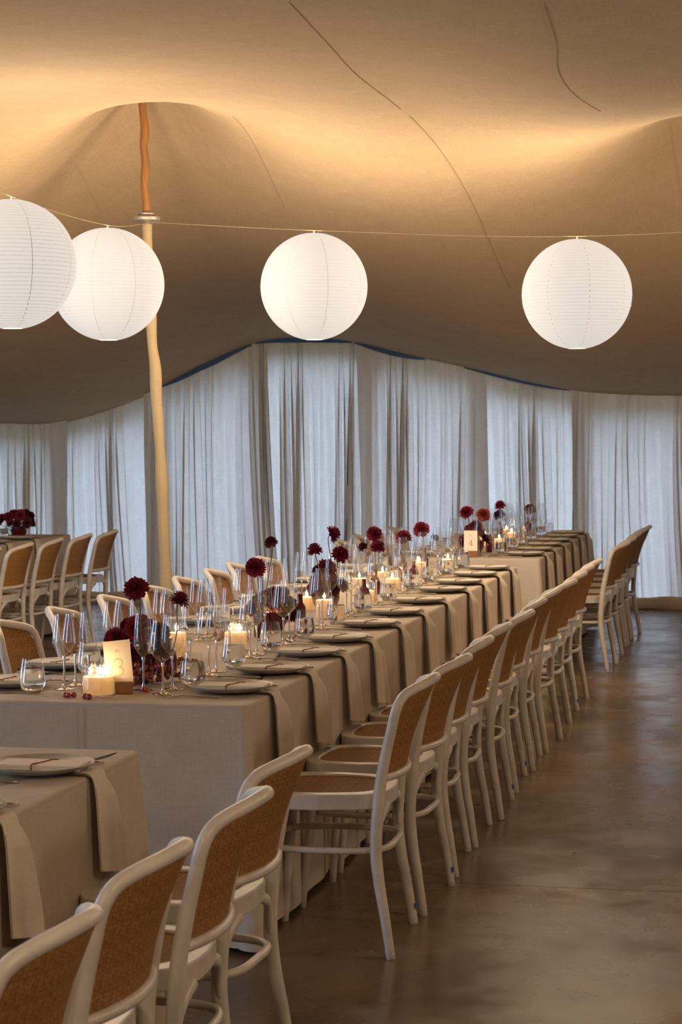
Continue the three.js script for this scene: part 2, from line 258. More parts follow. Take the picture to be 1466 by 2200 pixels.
// ---------------------------------------------------------------- tent pole
{
  const g = thing('tent_pole', 'crooked tent pole, bare wood above a metal collar and cloth wrapped below', 'tent pole', null, [0, 0, 0]);
  const P = (x, y) => { const p = atDepth(x, y, PD); return [p.x, p.y, p.z]; };
  const topY = tentY(POLE[0], POLE[1]);
  const up = [P(316, 475), P(315, 440), P(311, 400), P(313, 350), P(309, 320), P(311, 280), P(307, 235), [POLE[0], topY, POLE[1]]];
  part('upper_pole', sweep(up, (t) => 0.0245 + 0.002 * Math.sin(t * 21), { n: 60, radial: 14 }), M.wood, g);
  const lo = [P(366, 1522), P(362, 1380), P(357, 1250), P(352, 1150), P(346, 1000), P(341, 920), P(336, 850), P(334, 790), P(328, 745), P(325, 690), P(323, 620), P(318, 540), P(316, 480)];
  part('wrapped_pole', sweep(lo, (t) => 0.0355 - 0.004 * t + 0.0025 * Math.sin(t * 31) + 0.0015 * Math.sin(t * 57), { n: 120, radial: 16 }), M.wrap, g);
  const c = P(316, 470);
  part('collar', move(lathe([[0.02, -0.035], [0.034, -0.033], [0.039, -0.018], [0.075, -0.014], [0.079, -0.007], [0.079, 0.007], [0.075, 0.013], [0.02, 0.014]], 24), c[0], c[1], c[2]), M.steel, g);
  part('collar_nut', move(lathe([[0.022, 0.014], [0.053, 0.014], [0.054, 0.03], [0.05, 0.036], [0.022, 0.037]], 6), c[0], c[1], c[2]), M.steel, g);
}

// ---------------------------------------------------------------- paper lanterns
const LR = 0.3, CAP = 0.63, E0 = -Math.PI / 2 + 0.16, E1 = Math.PI / 2 - 0.17;
// shade pieces; a wire to the middle is added so the bulb light passes out
const lanternShell = (e0, e1, wire, p0 = 0, pl = Math.PI * 2) => { const n = Math.max(6, Math.round((e1 - e0) * 40)), pts = []; for (let i = 0; i <= n; i++) { const a = lerp(e0, e1, i / n); pts.push(new THREE.Vector2(Math.cos(a) * LR, Math.sin(a) * LR)); } return mergeGeometries([new THREE.LatheGeometry(pts, Math.round(56 * pl / (Math.PI * 2)), p0, pl), sweep(wire, 0.0012, { n: 4, radial: 5 })]); };
const lanternTop = lanternShell(CAP, E1, [[0.03, 0.29, 0], [0.032, 0.1, 0], [0.032, -0.02, 0]]), lanternFoot = lanternShell(E0, -CAP, [[-0.03, -0.29, 0], [-0.032, -0.1, 0], [-0.032, 0.06, 0]]);
const lanternBelt = [0, 1, 2, 3].map((k) => { const a = k * Math.PI / 2, s = Math.sin(a), c = Math.cos(a); return lanternShell(-CAP, CAP, [[s * 0.298, -0.07, c * 0.298], [s * 0.1, -0.05, c * 0.1], [-s * 0.02, -0.05, -c * 0.02]], a - Math.PI / 4, Math.PI / 2); });
const lanternRings = (() => { const out = []; for (let i = 0; i <= 44; i++) { const a = lerp(E0, E1, i / 44), q = LR + 0.00015, d = 0.0018; out.push(lathe([[Math.cos(a - d) * q, Math.sin(a - d) * q], [Math.cos(a + d) * q, Math.sin(a + d) * q]], 56)); } return mergeGeometries(out); })();
const lanternSeam = (a) => gridGeo(1, 28, (u, v) => { const e = lerp(E0, E1, v), q = LR + 0.0002, w = (u - 0.5) * 0.0026, c = Math.cos(e) * q; return [c * Math.cos(a) - w * Math.sin(a), Math.sin(e) * q, c * Math.sin(a) + w * Math.cos(a)]; });
const LS = (px, py, d) => { const p = atDepth(px, py, d); return [p.x, p.y, p.z]; };
const lanternSpots = [  // last five hang out of view, added for more warm light
  [LS(25, 568, 9.71), 'white paper globe lantern hanging ahead of another lantern beside the tent pole', 0.1],
  [LS(232, 611, 11.16), 'white paper globe lantern overlapping the crooked tent pole', 0.75],
  [LS(675, 616, 11.74), 'white paper globe lantern hanging over the middle of the back curtain', 0.3],
  [LS(1240, 632, 11.44), 'white paper globe lantern hanging low over the row of chair backs', 0.45],
  [[0.8, 2.35, -11.3], 'added unseen paper globe lantern further along the string towards the side wall', 0.2],
  [[-4.9, 2.35, -7.6], 'added unseen paper globe lantern hanging over the aisle away from the tables', 0.3],
  [[-1.8, 2.3, -1.1], 'added unseen paper globe lantern hanging above the table without flowers', 0.5],
  [[0.9, 2.35, -2.4], 'added unseen paper globe lantern hanging above the open floor by the entrance', 0.2],
  [[2.2, 2.1, -6.2], 'added unseen paper globe lantern hanging above the middle of the open floor', 0.4],
];
for (const [p, label, turn] of lanternSpots) {
  const g = thing('paper_lantern', label, 'lantern', 'paper globe lanterns', p);
  part('upper_shade', lanternTop, M.lantern, g); for (const b of lanternBelt) part('side_shade', b, M.lantern, g); part('lower_shade', lanternFoot, M.lantern, g);
  part('wire_ribs', lanternRings, M.rib, g);
  for (let k = 0; k < 8; k++) part('seam', lanternSeam((k / 8) * Math.PI * 2 + turn), M.rib, g);
  part('bulb', move(bentLathe([[0.001, -0.045], [0.022, -0.035], [0.028, -0.012], [0.018, 0.015], [0.014, 0.03], [0.001, 0.032]], 14, 14), 0, 0.02, 0), M.bulb, g);
  part('hanger', sweep([[0, 0.172, 0], [0, 0.24, 0], [0, 0.3, 0], [0.003, 0.314, 0]], 0.004, { n: 8, radial: 6 }), M.cord, g);
  const glow = new THREE.PointLight(LANTERN_COLOR, LANTERN_LIGHT, 0, 2); glow.name = 'lantern_glow_light'; glow.position.set(0, 0.02, 0); glow.shadow.radius = 0.24 / 0.02; g.add(glow);
}
{ // strings that carry the lanterns
  const str = (pts, label) => { const m = new THREE.Mesh(sweep(pts, 0.0013, { n: 60, radial: 5 }), M.cord); m.name = numbered('lantern_string'); scene.add(m); tag(m, label, 'string'); };
  const top = (i, dy = 0.314) => { const p = lanternSpots[i][0]; return [p[0], p[1] + dy, p[2]]; };
  const collar = atDepth(316, 470, PD);
  str([[lanternSpots[0][0][0] + 0.05, 2.8, -6.6], top(0), top(1), [collar.x, collar.y - 0.03, collar.z]], 'thin pale string carrying the two lanterns beside the tent pole');
  str([[collar.x, collar.y - 0.02, collar.z], top(2), top(3), top(4), [3.6, 2.5, -9.3]], 'thin pale string carrying the lanterns in front of the back curtain');
  for (const i of [5, 6, 7, 8]) { const p = lanternSpots[i][0]; str([top(i), [p[0], (tentY(p[0], p[2]) + p[1] + 0.3) / 2, p[2]], [p[0], tentY(p[0], p[2]), p[2]]], ['thin drop string over the added aisle lantern', 'thin drop string over the added lantern of the table without flowers', 'thin drop string over the added open floor lantern', 'thin drop string over the added mid floor lantern'][i - 5]); }
}

// ---------------------------------------------------------------- tables and cloths
const T = 0.755;
function clothGeo(x0, x1, z0, z1, seed, drop = 0.735, cornerFold = 0.05) { // z0 > z1
  const r = 0.03, per = [], step = 0.018;
  const line = (ax, az, bx, bz, nx, nz, kind) => { const L = Math.hypot(bx - ax, bz - az), n = Math.max(2, Math.round(L / step)); for (let i = 0; i < n; i++) { const t = i / n; per.push({ x: lerp(ax, bx, t), z: lerp(az, bz, t), nx, nz, c: Math.min(t, 1 - t) * L }); } };
  const arc = (cx, cz, a0) => { for (let i = 0; i < 14; i++) { const a = a0 + (i / 14) * Math.PI / 2; per.push({ x: cx + Math.cos(a) * r, z: cz + Math.sin(a) * r, nx: Math.cos(a), nz: Math.sin(a), c: 0, k: i / 14 }); } };
  // counter-clockwise seen from above with z down the page
  line(x0 + r, z0, x1 - r, z0, 0, 1); arc2(x1 - r, z0 - r, Math.PI / 2, -1); line(x1, z0 - r, x1, z1 + r, 1, 0); arc2(x1 - r, z1 + r, 0, -1); line(x1 - r, z1, x0 + r, z1, 0, -1); arc2(x0 + r, z1 + r, -Math.PI / 2, -1); line(x0, z1 + r, x0, z0 - r, -1, 0); arc2(x0 + r, z0 - r, Math.PI, -1);
  function arc2(cx, cz, a0, s) { for (let i = 0; i < 14; i++) { const a = a0 + s * (i / 14) * Math.PI / 2; per.push({ x: cx + Math.cos(a) * r, z: cz + Math.sin(a) * r, nx: Math.cos(a), nz: Math.sin(a), c: 0, k: i / 14 }); } }
  const n = per.length, rng = rngOf(seed), ph = [rng() * 9, rng() * 9, rng() * 9], pos = [], uv = [], idx = [], rows = [];
  rows.push((p) => [p.x - p.nx * 0.05, T - 0.0005, p.z - p.nz * 0.05]);
  rows.push((p) => [p.x - p.nx * 0.012, T, p.z - p.nz * 0.012]);
  rows.push((p) => [p.x - p.nx * 0.0035, T - 0.003, p.z - p.nz * 0.0035]);
  rows.push((p) => [p.x, T - 0.012, p.z]);
  let s = 0; per.forEach((p, i) => { const q = per[(i + n - 1) % n]; s += Math.hypot(p.x - q.x, p.z - q.z); p.s = s; });
  const NR = 20;
  for (let j = 1; j <= NR; j++) rows.push((p) => {
    const t = j / NR, corner = p.k !== undefined ? Math.sin(p.k * Math.PI) * 0.7 + 0.3 : 0.3 * Math.exp(-((p.c / 0.05) ** 2)), dip = p.k === undefined ? Math.exp(-(((p.c - 0.11) / 0.05) ** 2)) : 0;
    const wave = Math.sin(p.s * 13 + ph[0] + 1.2 * Math.sin(p.s * 3.1)) * 0.5 + Math.sin(p.s * 6.1 + ph[1]) * 0.5;
    const o = t * (0.004 + 0.012 * wave * smooth(0.1, 0.8, t) + cornerFold * 1.6 * corner - 0.02 * dip * t);
    return [p.x + p.nx * o, T - 0.012 - (drop - 0.012) * t, p.z + p.nz * o];
  });
  rows.forEach((f, j) => per.forEach((p) => { const q = f(p); pos.push(...q); uv.push(j < 3 ? q[0] : p.s, j < 3 ? q[2] : q[1]); }));
  for (let j = 0; j < rows.length - 1; j++) for (let i = 0; i < n; i++) { const a = j * n + i, b = j * n + ((i + 1) % n), c = a + n, d = b + n; idx.push(a, c, d, a, d, b); }
  const c0 = pos.length / 3; pos.push((x0 + x1) / 2, T - 0.0005, (z0 + z1) / 2); uv.push((x0 + x1) / 2, (z0 + z1) / 2); for (let i = 0; i < n; i++) idx.push(c0, i, (i + 1) % n);
  const g = new THREE.BufferGeometry(); g.setAttribute('position', new THREE.Float32BufferAttribute(pos, 3)); g.setAttribute('uv', new THREE.Float32BufferAttribute(uv, 2)); g.setIndex(idx); g.computeVertexNormals(); return g;
}
function table(x0, x1, z0, z1, seed, what, clothLabel) {
  const t = thing('banquet_table', `long folding table hidden under ${what}`, 'table', null, [(x0 + x1) / 2, 0, (z0 + z1) / 2]);
  const w = x1 - x0 - 0.05, l = z0 - z1 - 0.05;
  part('table_top', move(new RoundedBoxGeometry(w, 0.025, l, 1, 0.006), 0, T - 0.0185, 0), M.board, t);
  for (const sx of [-1, 1]) for (const sz of [-1, 1]) part('leg', sweep([[sx * (w / 2 - 0.12), 0, sz * (l / 2 - 0.2)], [sx * (w / 2 - 0.12), T - 0.031, sz * (l / 2 - 0.2)]], 0.016, { n: 2, radial: 8 }), M.steel, t);
  const c = new THREE.Mesh(clothGeo(x0, x1, z0, z1, seed), M.linen); c.name = numbered('tablecloth'); scene.add(c); tag(c, clothLabel, 'tablecloth'); return c;
}
const A = { x1: -1.62, x0: -2.65, z0: -6.1, z1: -12.37 };     // table with card three
const B = { x1: -1.575, x0: -2.52, z0: -13.12, z1: -16.35 };  // table with card four
const N = { x1: -1.675, x0: -2.62, z0: -1.6, z1: -5.22 };     // nearest table
const F = { x1: -5.62, x0: -6.55, z0: -10.2, z1: -15.75 };    // table beside the pole, far aisle
const clothA = table(A.x0, A.x1, A.z0, A.z1, 41, 'the cloth of the table with card three', 'beige linen tablecloth falling to the floor on the table with card three');
table(B.x0, B.x1, B.z0, B.z1, 42, 'the cloth of the table with card four', 'beige linen tablecloth falling to the floor on the table with card four');
table(N.x0, N.x1, N.z0, N.z1, 43, 'the cloth of the table without flowers', 'beige linen tablecloth on the table end without flowers or glasses');
table(F.x0, F.x1, F.z0, F.z1, 44, 'the cloth of the table by the blue curtains', 'beige linen tablecloth on the table standing beyond the tent pole');
{ const s = new RoundedBoxGeometry(0.004, 0.66, 0.003, 1, 0.001); part('hem_seam', move(s, -2.16, 0.41, A.z0 + 0.011), M.linen, clothA); }

// ---------------------------------------------------------------- chairs
const chair = proto('bentwood_chair');
{
  const half = [[0.047, 0, 0.228], [0.027, 0.13, 0.222], [0.01, 0.226, 0.215], [0, 0.323, 0.209], [0.004, 0.42, 0.205], [0.013, 0.515, 0.203], [0.03, 0.61, 0.202], [0.047, 0.683, 0.201], [0.059, 0.735, 0.199], [0.07, 0.768, 0.189], [0.083, 0.787, 0.167], [0.102, 0.799, 0.128], [0.134, 0.813, 0.064]];
  const path = [...half, [0.155, 0.824, 0], ...half.slice().reverse().map(([a, b, c]) => [a, b, -c])];
  const rad = (t) => { const q = Math.min(t, 1 - t) * 2; return q < 0.45 ? lerp(0.0145, 0.0185, smooth(0, 0.35, q)) : lerp(0.0185, 0.0155, smooth(0.45, 0.75, q)); };
  const cut = 0.36;
  const opt = { radial: 12, flatAxis: [1, 0, 0] };
  part('leg', sweep(path, rad, { ...opt, n: 36, t0: 0, t1: cut, caps: [true, false] }), M.white, chair);
  part('leg', sweep(path, rad, { ...opt, n: 36, t0: 1 - cut, t1: 1, caps: [false, true] }), M.white, chair);
  part('back_hoop', sweep(path, rad, { ...opt, n: 44, t0: cut, t1: 1 - cut, caps: [false, false] }), M.white, chair);
  // front legs
  for (const s of [-1, 1]) part('leg', sweep([[-0.372, 0, s * 0.2], [-0.36, 0.15, s * 0.188], [-0.345, 0.3, s * 0.18], [-0.34, 0.45, s * 0.178]], (t) => lerp(0.0125, 0.0185, t), { n: 16, radial: 10 }), M.white, chair);
  // seat: bent rim and cane
  const outline = (o, n = 64) => { const p = []; for (let i = 0; i < n; i++) { const a = (i / n) * Math.PI * 2, c = Math.cos(a), s = Math.sin(a), e = 0.42; let b = Math.sign(c) * Math.abs(c) ** e, w = Math.sign(s) * Math.abs(s) ** e; const hw = (b > 0 ? lerp(0.21, 0.184, b) : lerp(0.212, 0.205, -b)) - o; p.push([-0.182 + b * (0.19 - o) + (b > 0.5 ? 0.02 * (1 - w * w) : 0) - (b < -0.5 ? 0.012 * (1 - w * w) : 0), w * hw]); } return p; };
  const ring = (o) => outline(o).map(([b, w]) => new THREE.Vector2(b, w));
  const shape = new THREE.Shape(ring(0.004)); shape.holes.push(new THREE.Path(ring(0.038)));
  const seat = new THREE.ExtrudeGeometry(shape, { depth: 0.04, bevelEnabled: true, bevelThickness: 0.004, bevelSize: 0.004, bevelSegments: 2, curveSegments: 12 });
  seat.rotateX(Math.PI / 2); seat.translate(0, 0.483, 0);
  const seatM = part('seat_frame', seat, M.white, chair);
  const ol = outline(0.036, 48), cp = [-0.182, 0.477, 0], cu = [];
  { const pos = [], uv = [], idx = []; const R = 5; for (let j = 0; j <= R; j++) for (const [b, w] of ol) { const t = j / R; const x = lerp(cp[0], b, t), z = w * t; pos.push(x, 0.4815 - 0.006 * (1 - t * t), z); uv.push(x, z); } const n = ol.length; for (let j = 0; j < R; j++) for (let i = 0; i < n; i++) { const a = j * n + i, b = j * n + (i + 1) % n, c = a + n, d = b + n; idx.push(a, d, c, a, b, d); } const g = new THREE.BufferGeometry(); g.setAttribute('position', new THREE.Float32BufferAttribute(pos, 3)); g.setAttribute('uv', new THREE.Float32BufferAttribute(uv, 2)); g.setIndex(idx); g.computeVertexNormals(); part('cane_seat', g, M.cane, chair).userData.label = 'woven brown cane seat'; }
  // lower rail of the back
  const lowB = (z) => 0.019 + 0.04 * (1 - (z / 0.2) ** 2);
  part('back_rail', sweep(Array.from({ length: 9 }, (_, i) => { const z = lerp(-0.2, 0.2, i / 8); return [lowB(z), 0.538, z]; }), 0.0125, { n: 20, radial: 10 }), M.white, chair);
  // cane of the back, bounded by hoop and rail
  const hoopTop = table1d([[0, 0.817], [0.07, 0.806], [0.13, 0.793], [0.165, 0.78], [0.187, 0.76], [0.195, 0.72]]);
  const edgeB = table1d([[0.5, 0.012], [0.515, 0.013], [0.61, 0.03], [0.683, 0.048], [0.74, 0.064], [0.785, 0.074], [0.83, 0.08]]);
  part('cane_back', gridGeo(16, 14, (u, v) => { const z = lerp(-0.195, 0.195, u), y = lerp(0.538, hoopTop(Math.abs(z)), v); return [edgeB(y) + lerp(0.04, 0.076, Math.max(0, (y - 0.538) / 0.28) ** 2.2) * (1 - (z / 0.2) ** 2), y, z]; }, (p) => [p[2], p[1]]), M.cane, chair).userData.label = 'woven brown cane back panel';
  // stretcher hoop and rear brackets
  const st = []; for (let i = 0; i < 28; i++) { const a = (i / 28) * Math.PI * 2, c = Math.cos(a), s = Math.sin(a), e = 0.5; const b = Math.sign(c) * Math.abs(c) ** e, w = Math.sign(s) * Math.abs(s) ** e; st.push([-0.165 + b * (b > 0 ? 0.192 : 0.19), 0.315, w * lerp(0.198, 0.186, Math.abs(b))]); }
  part('stretcher', sweep(st, 0.0108, { n: 72, radial: 8, closed: true }), M.white, chair);
  for (const s of [-1, 1]) part('bracket', sweep([[0.016, 0.44, s * 0.1], [0.012, 0.425, s * 0.14], [0.006, 0.39, s * 0.178], [0.002, 0.33, s * 0.2]], (t) => lerp(0.016, 0.011, t), { n: 14, radial: 8, flat: 0.7 }), M.white, chair);
}
const tapeGeo = (() => { const g = new THREE.CylinderGeometry(0.0172, 0.0168, 0.02, 12, 1, true, 0.75, 0.95); g.rotateZ(0.12); return g; })();
function placeChair(x, z, facing, label, group, seed, tape = null) {
  const r = rngOf(seed), o = copyOf(chair, label, 'chair', group, [x + (r() - 0.5) * 0.024, 0, z], (facing > 0 ? 0 : Math.PI) + (r() - 0.5) * 0.12);
  if (tape) { const t = part('tape', tapeGeo, M.tape, o); t.position.set(0.0405, 0.058, -0.2255); t.userData.label = 'blue tape on the leg'; }
  return o;
}
const gA = 'chairs along the aisle side of the table with card three';
[6.34, 6.91, 7.50, 8.03, 8.60, 9.22, 9.80, 10.35, 10.9, 11.42, 11.95].forEach((z, i) => {
  const tape = [0, 1, 4, 5, 9].includes(i);
  placeChair(-1.235, -z, 1, `white bentwood cane chair${tape ? ' with blue tape on a leg' : ''}, ${ORD[i]} from card three, aisle side`, gA, 500 + i, tape);
});
[7.86, 8.46, 9.1, 9.7, 10.27, 10.85, 11.35, 11.93].forEach((z, i) => placeChair(-2.955, -z, -1, `white bentwood cane chair, ${ORD[i]} past card three on the pole side`, 'chairs on the pole side of the table with card three', 530 + i));
[13.75, 14.3, 14.85, 15.4, 15.9].forEach((z, i) => placeChair(-1.235, -z, 1, `white bentwood cane chair, ${ORD[i]} from card four, aisle side`, 'chairs along the aisle side of the table with card four', 550 + i));
[13.8, 14.4, 15.0, 15.6].forEach((z, i) => placeChair(-2.89, -z, -1, `white bentwood cane chair behind the glasses of card four, ${ORD[i]} from the card`, 'chairs on the far side of the table with card four', 560 + i));
[4.85, 4.26, 3.70, 3.14].forEach((z, i) => placeChair([-1.29, -1.245, -1.26, -1.243][i], -z, 1, `white bentwood cane chair at the flowerless table, ${ORD[i]} from the next table's chairs`, 'chairs at the nearest table', 570 + i));
[14.95, 14.38, 13.8, 13.22, 12.65].forEach((z, i) => placeChair(-5.13 - 0.01 * i, -z, 1, `pale bentwood cane chair at the table beyond the pole, ${ORD[i]} from the curtains`, 'chairs at the table beyond the pole', 580 + i));
[14.7, 14.1].forEach((z, i) => placeChair(-6.93, -z, -1, `pale bentwood cane chair across the table beyond the pole, ${ORD[i]} from the curtains`, 'chairs between the far table and the side curtains', 590 + i));

// ---------------------------------------------------------------- tableware
const plate = proto('plate');
part('plate_body', lathe([[0.0001, 0.004], [0.085, 0.004], [0.1, 0.0065], [0.13, 0.016], [0.1345, 0.0185], [0.136, 0.018], [0.131, 0.012], [0.105, 0.002], [0.09, 0.0005], [0.0001, 0.0005]], 44), M.stoneware, plate);
const menuCard = proto('folded_menu');
{
  const m = part('menu_sheets', mergeGeometries([0, 1, 2].map((k) => { const g = new RoundedBoxGeometry(0.222 - k * 0.003, 0.0042, 0.1 - k * 0.002, 1, 0.0015); g.translate(k * 0.0015, 0.0165 + k * 0.0043, 0); return g; })), M.menu, menuCard);
  const rb = mergeGeometries([sweep([[0.004, 0.0272, -0.051], [0.012, 0.028, -0.03], [0.002, 0.028, 0.01], [-0.008, 0.0274, 0.05], [-0.008, 0.02, 0.0512], [-0.008, 0.0155, 0.05]], 0.0019, { n: 30, radial: 6 }), sweep([[0.008, 0.0282, -0.034], [0.02, 0.029, -0.04], [0.03, 0.0275, -0.042]], 0.0014, { n: 14, radial: 6 })]);
  part('ribbon', rb, M.ribbon, m).userData.label = 'dark red twine tied round the menu';
}
const napkinVariants = [0, 1, 2].map((k) => {   // origin: table edge at cloth height, +x away from the table
  const g = proto('draped_napkin'), r = rngOf(900 + k), len = 0.22 + r() * 0.025, sk = 0.03 + r() * 0.02, ph = r() * 6;
  const prof = (t) => { if (t < 0.24) return [lerp(-0.1, -0.008, t / 0.24), 0.004]; if (t < 0.32) { const a = ((t - 0.24) / 0.08) * Math.PI / 2; return [-0.008 + Math.sin(a) * 0.022, 0.004 - (1 - Math.cos(a)) * 0.018]; } const q = (t - 0.32) / 0.68; return [0.014 + 0.012 * q, -0.014 - q * len]; };
  const sheet = (off, flip) => gridGeo(14, 44, (u, v) => { const uu = flip ? 1 - u : u, w = uu - 0.5, half = 0.05, far = lerp(0.045, 0.145, smooth(0.25, 1, v)), p = prof(v), hang = smooth(0.26, 0.45, v), bulge = hang * (0.026 * (1 - 4 * w * w) + 0.005 * Math.sin(w * 9 + ph)); const down = v > 0.32 ? -(0.8 - uu) * 0.035 * smooth(0.6, 1, v) : 0; return [p[0] + bulge + (hang > 0.5 ? off : 0), p[1] + down + (hang <= 0.5 ? off : 0), lerp(-far, half, uu)]; }, (p, u, v) => [u * 0.15, v * 0.4]);
  part('napkin_cloth', mergeGeometries([sheet(0.004, false), sheet(0, true)]), M.napkin, g); return g;
});
const knife = proto('table_knife'), fork = proto('dinner_fork');
{
  part('handle', sweep([[0, 0.004, 0], [0.05, 0.0045, 0], [0.11, 0.004, 0]], (t) => lerp(0.0045, 0.0032, t), { n: 8, radial: 8, flat: 1.5 }), M.cutlery, knife);
  const s = new THREE.Shape(); s.moveTo(-0.11, 0.001); s.quadraticCurveTo(-0.09, -0.01, -0.03, -0.008); s.lineTo(0.002, -0.004); s.lineTo(0.002, 0.004); s.lineTo(-0.1, 0.005); s.closePath();
  const b = new THREE.ExtrudeGeometry(s, { depth: 0.0015, bevelEnabled: false }); b.rotateX(Math.PI / 2); b.translate(0, 0.0045, 0); part('blade', b, M.cutlery, knife);
  part('handle', sweep([[-0.03, 0.006, 0], [0.03, 0.0045, 0], [0.1, 0.0035, 0]], (t) => lerp(0.0022, 0.0042, t), { n: 10, radial: 8, flat: 1.6 }), M.cutlery, fork);
  const t = []; for (let i = 0; i < 4; i++) t.push(sweep([[-0.045, 0.005, (i - 1.5) * 0.004], [-0.07, 0.003, (i - 1.5) * 0.0056], [-0.1, 0.006, (i - 1.5) * 0.0052]], 0.0012, { n: 6, radial: 5 }));
  t.push(sweep([[-0.028, 0.0055, 0], [-0.05, 0.0045, 0]], (q) => lerp(0.003, 0.0045, q), { n: 4, radial: 8, flat: 2.2 })); part('tines', mergeGeometries(t), M.cutlery, fork);
}
function wineGlass(name, H, stemH, rMax, rRim, low) {
  const g = proto(name);
  part('bowl', bentLathe([[0.003, stemH - 0.002], [0.008, stemH + 0.003], [rMax * 0.62, stemH + (H - stemH) * low * 0.38], [rMax * 0.95, stemH + (H - stemH) * low * 0.8], [rMax, stemH + (H - stemH) * low], [lerp(rMax, rRim, 0.36), lerp(stemH + (H - stemH) * low, H, 0.45)], [rRim, H]], 32, 36), M.glass, g);
  part('stem', lathe([[0.0001, stemH + 0.001], [0.0055, stemH], [0.0036, stemH - 0.012], [0.0033, stemH * 0.5], [0.0036, 0.02], [0.008, 0.007], [0.02, 0.0032], [0.0345, 0.0018], [0.035, 0.0006], [0.0001, 0.0004]], 22), M.crystal, g);
  return g;
}
const glassWide = wineGlass('wine_glass', 0.235, 0.1, 0.044, 0.03, 0.34), glassMid = wineGlass('wine_glass', 0.245, 0.108, 0.0375, 0.0265, 0.34), glassSlim = wineGlass('wine_glass', 0.25, 0.108, 0.031, 0.0235, 0.3);
const tumbler = proto('water_tumbler');
{
  part('glass_wall', bentLathe([[0.026, 0.009], [0.034, 0.012], [0.0415, 0.026], [0.0425, 0.04], [0.038, 0.075], [0.0315, 0.112]], 32, 26), M.glass, tumbler);
  part('glass_base', lathe([[0.0001, 0.0005], [0.024, 0.0005], [0.0275, 0.004], [0.028, 0.0088], [0.0001, 0.0088]], 28), M.crystal, tumbler);
  part('water', bentLathe([[0.0001, 0.0094], [0.024, 0.0094], [0.0325, 0.0128], [0.0402, 0.0264], [0.0412, 0.04], [0.0375, 0.072], [0.0364, 0.079], [0.034, 0.0795], [0.0001, 0.0795]], 28, 30), M.water, tumbler);
}
// ---------------------------------------------------------------- candles
const flameGeo = bentLathe([[0.0002, 0], [0.0035, 0.004], [0.0046, 0.009], [0.003, 0.017], [0.0002, 0.028]], 10, 14);
function candle(x, z, r, h, glassH, wicks, label, y = T) {
  const g = thing('candle', label, 'candle', 'candles along the tables', [x, y, z]);
  if (glassH) part('glass_holder', lathe([[0.0001, 0.0012], [r + 0.004, 0.0012], [r + 0.0055, 0.006], [r + 0.0055, glassH], [r + 0.0035, glassH], [r + 0.0035, 0.006], [0.0001, 0.0045]], 32), M.glass, g);
  const wax = part('wax', lathe([[0.0001, 0.006], [r - 0.002, 0.006], [r, 0.009], [r, h - 0.003], [r - 0.002, h], [r * 0.75, h - 0.001], [0.0001, h - 0.004]], 28), M.wax, g);
  for (let i = 0; i < wicks; i++) {
    const a = (i / wicks) * Math.PI * 2 + 0.4, q = wicks > 1 ? r * 0.5 : 0, wx = Math.cos(a) * q, wz = Math.sin(a) * q;
    part('wick', sweep([[wx, h - 0.006, wz], [wx + 0.001, h + 0.006, wz]], 0.0011, { n: 2, radial: 5 }), M.wick, wax);
    const f = part('flame', flameGeo, M.flame, g); f.position.set(wx, h + 0.004, wz);
    const l = new THREE.PointLight(CANDLE_COLOR, CANDLE_LIGHT * (wicks > 1 ? 0.22 : 1), 0, 2); l.name = 'candle_flame_light'; l.position.set(wx, h + 0.013, wz); l.shadow.radius = 0.35; g.add(l);
  }
}
candle(-2.15, -6.262, 0.05, 0.062, 0.1, 3, 'cream three-wick candle in clear glass in front of number card three');
candle(-2.2, -7.28, 0.034, 0.1, 0.135, 1, 'cream candle in tall glass behind the first dahlias of table three');
candle(-2.07, -7.62, 0.042, 0.07, 0.1, 3, 'cream candle in clear glass beside red grapes on table three');
[[-2.12, -8.3], [-2.02, -8.92], [-2.2, -9.35], [-2.0, -9.75], [-2.13, -10.2], [-2.03, -10.55], [-2.17, -11.0], [-2.05, -11.45], [-2.13, -11.85], [-2.0, -12.12]].forEach(([x, z], i) => candle(x, z, 0.036, i % 3 === 1 ? 0.085 : 0.06, 0.1, 1, `cream candle in clear glass, ${ORD[i + 3]} candle from card three`));
[[-2.1, -13.75], [-1.98, -14.15], [-2.13, -14.5], [-2.0, -14.95], [-2.1, -15.4], [-2.0, -15.8]].forEach(([x, z], i) => candle(x, z, 0.036, 0.07, 0.1, 1, `cream candle in clear glass, ${ORD[i]} candle from card four`));

